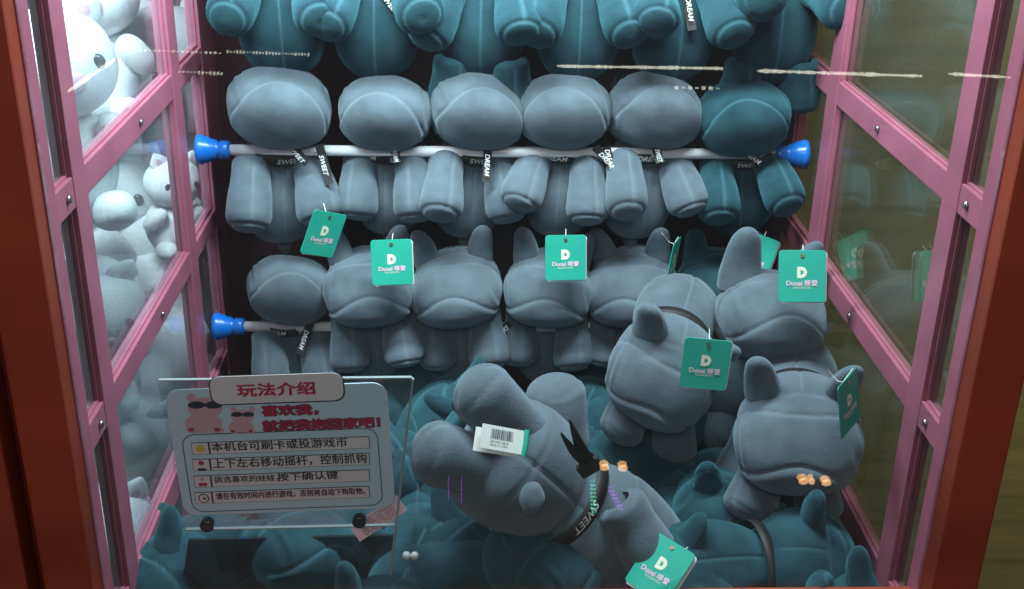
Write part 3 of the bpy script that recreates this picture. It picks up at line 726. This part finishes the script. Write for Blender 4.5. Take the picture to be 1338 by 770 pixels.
pigs = [(146, 92, -.52, .066, 30, 10, 4, None, 'white plush pig with a big round face and black eye behind the pink upright'),
 (112, -8, -.50, .05, 20, 0, 0, None, 'white plush pig with pink snout at the very top behind the glass'),
 (66, 85, -.43, .05, 35, 0, 0, None, 'white plush pig squeezed behind the narrow front pane, upper one'),
 (226, 238, -.41, .030, 35, 5, 5, None, 'small white plush pig with pink snout beside the second upright'),
 (196, 292, -.48, .062, -150, 5, 0, None, 'white plush pig turned away, its round back filling the middle pane'),
 (205, 388, -.46, .055, 60, 40, -20, None, 'white plush pig with a pink inner ear under the turned-away one'),
 (150, 250, -.52, .055, 10, 0, 10, 'yellow_satin', 'white plush pig in the gap behind the upper rail'),
 (118, 395, -.43, .045, 30, 30, 0, None, 'white plush pig behind the narrow front pane, middle one'),
 (230, 440, -.42, .036, 160, 0, 0, 'yellow_satin', 'white plush pig with a yellow ribbon beside the lower upright'),
 (190, 480, -.46, .060, -120, 20, 15, None, 'white plush pig lying on its side above the acrylic guard'),
 (165, 580, -.47, .055, 40, 30, 0, None, 'white plush pig behind the lower big pane'),
 (140, 690, -.43, .045, 30, 10, 0, None, 'white plush pig low behind the narrow front pane'),
 (205, 610, -.46, .050, -140, 10, 0, None, 'white plush pig low down beside the sign'),
 (225, 60, -.48, .055, 40, 0, 0, None, 'white plush pig behind the far upright near the top'),
 (235, 330, -.48, .055, 15, 0, 0, None, 'white plush pig at the back of its machine, middle height'),
 (60, 230, -.52, .06, 20, 0, 0, None, 'white plush pig behind the orange post, middle height'),
 (105, 500, -.50, .055, 20, 10, 0, None, 'white plush pig behind the narrow front pane, lower one'),
 (225, 150, -.48, .05, 45, 0, 0, None, 'white plush pig beside the big faced one, toward the back'),]
for a, b, X, r, yw, tl, rl, rb, lb in pigs: pig(lb, atX(a, b, X), r, yw, tl, rl, rb)

# ------------------------------------------------------------------ acrylic chute guard and instruction sign
YS = .95
def poly_thing(name, pix, Y, depth, m, parent, bevel=0):
    pts = [atY(a, b, Y) for a, b in pix]; c = sum(pts, Vector()) / len(pts); c.y = Y
    return obj(name, prism_me(name, [(p.x - c.x, p.z - c.z) for p in pts], depth, bevel), m, parent, Matrix.Translation(c))
guard = thing('acrylic_chute_guard', 'clear acrylic guard panel with black standoffs carrying the instruction sign', 'acrylic panel', (-.17, YS, FL))
poly_thing('panel', [(242, 693), (516, 687), (538, 497), (535, 494), (212, 497), (207, 503)], YS, .003, 'acrylic', guard)
poly_thing('panel_edge', [(516, 686), (519, 686), (541, 497), (537, 493.5), (207, 497), (207, 498.5), (535, 495.5), (538, 498)], YS - .0004, .0036, 'edge_acrylic', guard)
poly_thing('panel_edge', [(242, 694), (516, 688), (516, 686.8), (242, 692.6)], YS - .0004, .0036, 'edge_acrylic', guard)
poly_thing('side_panel_edge', [(506, 764), (511, 764), (519.5, 688), (516, 688)], YS - .0004, .0036, 'edge_acrylic', guard)
poly_thing('reflection_bar', [(533, 770), (537, 770), (545, 669), (542, 669)], YS + .004, .05, 'acrylic', guard)  # clear plate standing in for a bar-shaped reflection
poly_thing('shade_sheet', [(236, 775), (506, 772), (514, 700), (246, 706)], YS + .03, .003, 'shade_acrylic', guard)  # added tinted sheet standing in for the shade under the sign
for a in (531, 542):
    obj('hinge_screw', lathe('hinge_screw', [(.0040, 0), (.0042, .003), (.0030, .005), (.0008, .0056)], 14), 'rod_white', guard, Matrix.Translation(atY(a, 725, YS - .001)) @ Matrix.Rotation(R(90), 4, 'X'))
for a, b in ((272, 682), (470, 677)):
    obj('standoff', lathe('standoff', [(.0062, 0), (.0066, .003), (.0066, .008), (.0050, .0095), (.0030, .0090), (.0008, .0092)], 20), 'screw_black', guard, Matrix.Translation(atY(a, b, YS - .0004)) @ Matrix.Rotation(R(90), 4, 'X'))

ysg = YS - .0022
sc0 = atY(368, 588, ysg); SM = Matrix.Translation(sc0) @ Matrix.Rotation(R(-2.3), 4, 'Y'); SMi = SM.inverted()
def sp(a, b): p = SMi @ atY(a, b, ysg); return p.x, p.z
sign = tag(obj('instruction_sign', None, matrix=SM), 'pale blue printed instruction sign with Chinese text on the acrylic guard', 'sign')
x0, z1 = sp(214, 510); x1, z0 = sp(517, 664)
board = obj('board', prism_me('board', rrect(x0, x1, z0, z1, .014, 8), .0018, .0003), 'sign_blue', sign, SM)
x0, z1 = sp(273, 492); x1, z0 = sp(450, 522)
obj('title_border', prism_me('title_border', rrect(x0 - .0012, x1 + .0012, z0 - .0012, z1 + .0002, .0098, 8), .0008), 'sign_navy', sign, SM @ Matrix.Translation((0, -.0010, 0)))
title = obj('title_plate', prism_me('title_plate', rrect(x0, x1, z0, z1, .0095, 8), .0010, .0002), 'sign_white', sign, SM @ Matrix.Translation((0, -.0014, 0)))
def sign_text(body, cpx, cpy, wpx, m, parent, lift, bold=.02, hpx=None, name='lettering'):
    u, v_ = sp(cpx, cpy); sc = abs(sp(cpx + 50, cpy)[0] - sp(cpx - 50, cpy)[0]) / 100
    v, f = fit_text(body, width=wpx * sc, height=hpx * sc if hpx else None, thick=bold)
    return obj(name, mesh_np(name, [(a + u, -lift - c, b + v_) for a, b, c in v], f, False), m, parent, SM)
sign_text('玩法介绍', 361, 507.5, 103, 'sign_red', title, .0018, .035, 20)
for body, cx, cy, wd, ht in (('喜欢我，', 379, 536, 76, 18), ('就把我抱回家吧！', 420, 554, 156, 18)):
    sign_text(body, cx, cy, wd, 'sign_plum', board, .0004, .075, ht, 'lettering_outline'); sign_text(body, cx, cy, wd - 2, 'sign_red', board, .0008, .02, ht - 2)
# rounded outline round the four rows
def outline_me(name, x0, x1, z0, z1, r, t):
    a = rrect(x0, x1, z0, z1, r, 8); b = rrect(x0 + t, x1 - t, z0 + t, z1 - t, r - t, 8); n = len(a)
    return mesh_np(name, [(p[0], 0, p[1]) for p in a + b], [(i, (i + 1) % n, n + (i + 1) % n, n + i) for i in range(n)], False)
x0, z1 = sp(236, 568); x1, z0 = sp(501, 660)
obj('row_outline', outline_me('row_outline', x0, x1, z0, z1, .012, .0008), 'sign_navy', sign, SM @ Matrix.Translation((0, -.0005, 0)))
rows = [(573, 591), (594.5, 612.5), (616, 634), (637.5, 655.5)]
for i, (ya, yb) in enumerate(rows):
    u0, za = sp(249 + i * 1.5, ya + 3); u1, zb = sp(484, yb - 3)
    zc = (za + zb) / 2; hh = .0066; uc = u0 + .0165
    bd = obj('row_border', prism_me('row_border', [(u0, zc - hh), (u1, zc - hh), (u1, zc + hh), (u0, zc + hh)], .0003), 'sign_ink', sign, SM @ Matrix.Translation((0, -.0006, 0)))
    for a, b in ((u0, uc - .0003), (uc + .0003, u1)):
        obj('row_cell', prism_me('row_cell', [(a + .0006, zc - hh + .0006), (b - .0006, zc - hh + .0006), (b - .0006, zc + hh - .0006), (a + .0006, zc + hh - .0006)], .0003), 'sign_white', bd, SM @ Matrix.Translation((0, -.0010, 0)))
    def disc(name, u, z, r, m, lift, rx=1.0):
        return obj(name, mesh_np(name, [(u + r * rx * math.cos(k * .3927), -lift, z + r * math.sin(k * .3927)) for k in range(16)], [tuple(range(16))], False), m, bd, SM)
    ic = (u0 + uc) / 2
    if i == 0: disc('coin_icon', ic, zc, .0042, 'sign_yellow', .0012)
    if i == 1:
        disc('joystick_icon', ic, zc + .0026, .0027, 'sign_red', .0012); disc('joystick_icon', ic, zc - .0045, .0014, 'sign_ink', .0012, 3.4)
    if i == 2: disc('button_icon', ic - .002, zc - .003, .0022, 'sign_red', .0012); disc('button_icon', ic + .002, zc - .003, .0022, 'sign_red', .0012); disc('button_icon', ic, zc + .003, .0020, 'sign_pink', .0012)
    if i == 3: disc('clock_icon', ic, zc, .0052, 'sign_ink', .0011); disc('clock_icon', ic, zc, .0041, 'sign_white', .0013); disc('clock_icon', ic + .0008, zc, .0016, 'sign_ink', .0015, .8)
sign_text('本机台可刷卡或投游戏币', 365, 580, 178, 'sign_ink', sign, .0015, .018, 14)
sign_text('上下左右移动摇杆，控制抓钩', 379, 601.5, 202, 'sign_ink', sign, .0015, .018, 15)
sign_text('挑选喜欢的娃娃，', 322, 624.5, 84, 'sign_ink', sign, .0015, .018, 10.5)
sign_text('按下确认键', 402, 621, 80, 'sign_ink', sign, .0015, .018, 13)
sign_text('请在有效时间内进行游戏，否则将自动下钩取物。', 380, 644, 196, 'sign_plum', sign, .0015, .03, 11)
# two pink bears in sunglasses printed on the card
def oval(name, cx, cy, rx, ry, m, lift, n=20):
    u, z = sp(cx, cy); k = .00070
    return obj(name, mesh_np(name, [(u + rx * k * math.cos(6.2832 * i / n), -lift, z + ry * k * math.sin(6.2832 * i / n)) for i in range(n)], [tuple(range(n))], False), m, board, SM)
for cx, cy, s in ((268, 533, 1.0), (317, 544, .68)):
    for e in (-1, 1): oval('printed_bear', cx + e * 18 * s, cy - 13 * s, 6 * s, 7 * s, 'sign_pink', .0003)
    oval('printed_bear', cx - 2, cy + 20 * s, 25 * s, 15 * s, 'sign_pink', .00035); oval('printed_bear', cx, cy, 23 * s, 16 * s, 'sign_pink', .0004)
    for e in (-1, 1): oval('printed_sunglasses', cx + e * 11 * s, cy - 4 * s, 11.5 * s, 5.5 * s, 'sign_navy', .0006)
    for e in (-1, 1): oval('printed_bear', cx + e * 16 * s, cy + 28 * s, 9 * s, 6 * s, 'sign_pink', .0007); oval('printed_bear', cx + e * 17 * s - 1, cy + 28 * s, 4 * s, 3 * s, 'sign_red', .0009)
pl = tag(obj('paper_label', prism_me('paper_label', [(-.030, -.009), (.030, -.009), (.030, .009), (-.030, .009)], .0005), 'sign_pink', None, Matrix.Translation(atY(494, 678, YS + .012)) @ Matrix.Rotation(R(-38), 4, 'Y') @ Matrix.Rotation(R(-20), 4, 'X')), 'small pink printed paper label behind the black standoff', 'label')
for i in range(3):
    v, f = fit_text(['SWEET DREAM', 'POLYESTER 100%', 'DUOAI TOYS'][i], width=.04); obj('small_lettering', mesh_np('small_lettering', [(a, -.0004, b + .005 - .005 * i) for a, b, _ in v], f, False), 'sign_plum', pl, WORLD[pl.name])

# ------------------------------------------------------------------ lit lamps of the hall, seen mirrored in the front glass
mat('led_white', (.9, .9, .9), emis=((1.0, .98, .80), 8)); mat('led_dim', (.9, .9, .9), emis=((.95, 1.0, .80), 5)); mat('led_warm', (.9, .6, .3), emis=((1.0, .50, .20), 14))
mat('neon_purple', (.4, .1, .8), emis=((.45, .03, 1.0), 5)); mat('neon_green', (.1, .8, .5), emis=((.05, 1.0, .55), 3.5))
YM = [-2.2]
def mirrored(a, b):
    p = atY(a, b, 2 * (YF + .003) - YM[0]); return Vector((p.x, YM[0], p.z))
def led_strip(label, a, b, n, r, m, group=None, wide=None):
    p, q = mirrored(*a), mirrored(*b); c = (p + q) / 2; v, f = [], []
    t = thing('led_strip', label, 'light strip', c, group); d = (q - p).normalized()
    obj('strip_back', tube_me('strip_back', [p - c - Vector((0, .02, 0)), q - c - Vector((0, .02, 0))], min(.008, r), 8), 'floor_dark', t, Matrix.Translation(c))
    ln = (q - p).length; cell = ln / n
    for i in range(n):
        o = p.lerp(q, (i + .5) / n) - c; h = cell * (.40 if m == 'led_white' else .30); k = len(v); rr_ = r * (random.choice((.25, .5, .8, 1.0, 1.15)) if m != 'led_white' else .55 + .45 * abs(math.sin(i * .23) * math.sin(i * .09 + 1)) + .55 * random.random() ** 2)
        for sx, sz in ((-1, -1), (1, -1), (1, 1), (-1, 1)): v.append(o + d * (h * sx) + (Vector((0, 0, rr_ * sz)) if wide is None else Vector((wide * sz, 0, 0))))
        f.append((k, k + 1, k + 2, k + 3))
    e = obj('led', mesh_np('led', v, f, False), m, t, Matrix.Translation(c)); e['kind'] = 'stuff'
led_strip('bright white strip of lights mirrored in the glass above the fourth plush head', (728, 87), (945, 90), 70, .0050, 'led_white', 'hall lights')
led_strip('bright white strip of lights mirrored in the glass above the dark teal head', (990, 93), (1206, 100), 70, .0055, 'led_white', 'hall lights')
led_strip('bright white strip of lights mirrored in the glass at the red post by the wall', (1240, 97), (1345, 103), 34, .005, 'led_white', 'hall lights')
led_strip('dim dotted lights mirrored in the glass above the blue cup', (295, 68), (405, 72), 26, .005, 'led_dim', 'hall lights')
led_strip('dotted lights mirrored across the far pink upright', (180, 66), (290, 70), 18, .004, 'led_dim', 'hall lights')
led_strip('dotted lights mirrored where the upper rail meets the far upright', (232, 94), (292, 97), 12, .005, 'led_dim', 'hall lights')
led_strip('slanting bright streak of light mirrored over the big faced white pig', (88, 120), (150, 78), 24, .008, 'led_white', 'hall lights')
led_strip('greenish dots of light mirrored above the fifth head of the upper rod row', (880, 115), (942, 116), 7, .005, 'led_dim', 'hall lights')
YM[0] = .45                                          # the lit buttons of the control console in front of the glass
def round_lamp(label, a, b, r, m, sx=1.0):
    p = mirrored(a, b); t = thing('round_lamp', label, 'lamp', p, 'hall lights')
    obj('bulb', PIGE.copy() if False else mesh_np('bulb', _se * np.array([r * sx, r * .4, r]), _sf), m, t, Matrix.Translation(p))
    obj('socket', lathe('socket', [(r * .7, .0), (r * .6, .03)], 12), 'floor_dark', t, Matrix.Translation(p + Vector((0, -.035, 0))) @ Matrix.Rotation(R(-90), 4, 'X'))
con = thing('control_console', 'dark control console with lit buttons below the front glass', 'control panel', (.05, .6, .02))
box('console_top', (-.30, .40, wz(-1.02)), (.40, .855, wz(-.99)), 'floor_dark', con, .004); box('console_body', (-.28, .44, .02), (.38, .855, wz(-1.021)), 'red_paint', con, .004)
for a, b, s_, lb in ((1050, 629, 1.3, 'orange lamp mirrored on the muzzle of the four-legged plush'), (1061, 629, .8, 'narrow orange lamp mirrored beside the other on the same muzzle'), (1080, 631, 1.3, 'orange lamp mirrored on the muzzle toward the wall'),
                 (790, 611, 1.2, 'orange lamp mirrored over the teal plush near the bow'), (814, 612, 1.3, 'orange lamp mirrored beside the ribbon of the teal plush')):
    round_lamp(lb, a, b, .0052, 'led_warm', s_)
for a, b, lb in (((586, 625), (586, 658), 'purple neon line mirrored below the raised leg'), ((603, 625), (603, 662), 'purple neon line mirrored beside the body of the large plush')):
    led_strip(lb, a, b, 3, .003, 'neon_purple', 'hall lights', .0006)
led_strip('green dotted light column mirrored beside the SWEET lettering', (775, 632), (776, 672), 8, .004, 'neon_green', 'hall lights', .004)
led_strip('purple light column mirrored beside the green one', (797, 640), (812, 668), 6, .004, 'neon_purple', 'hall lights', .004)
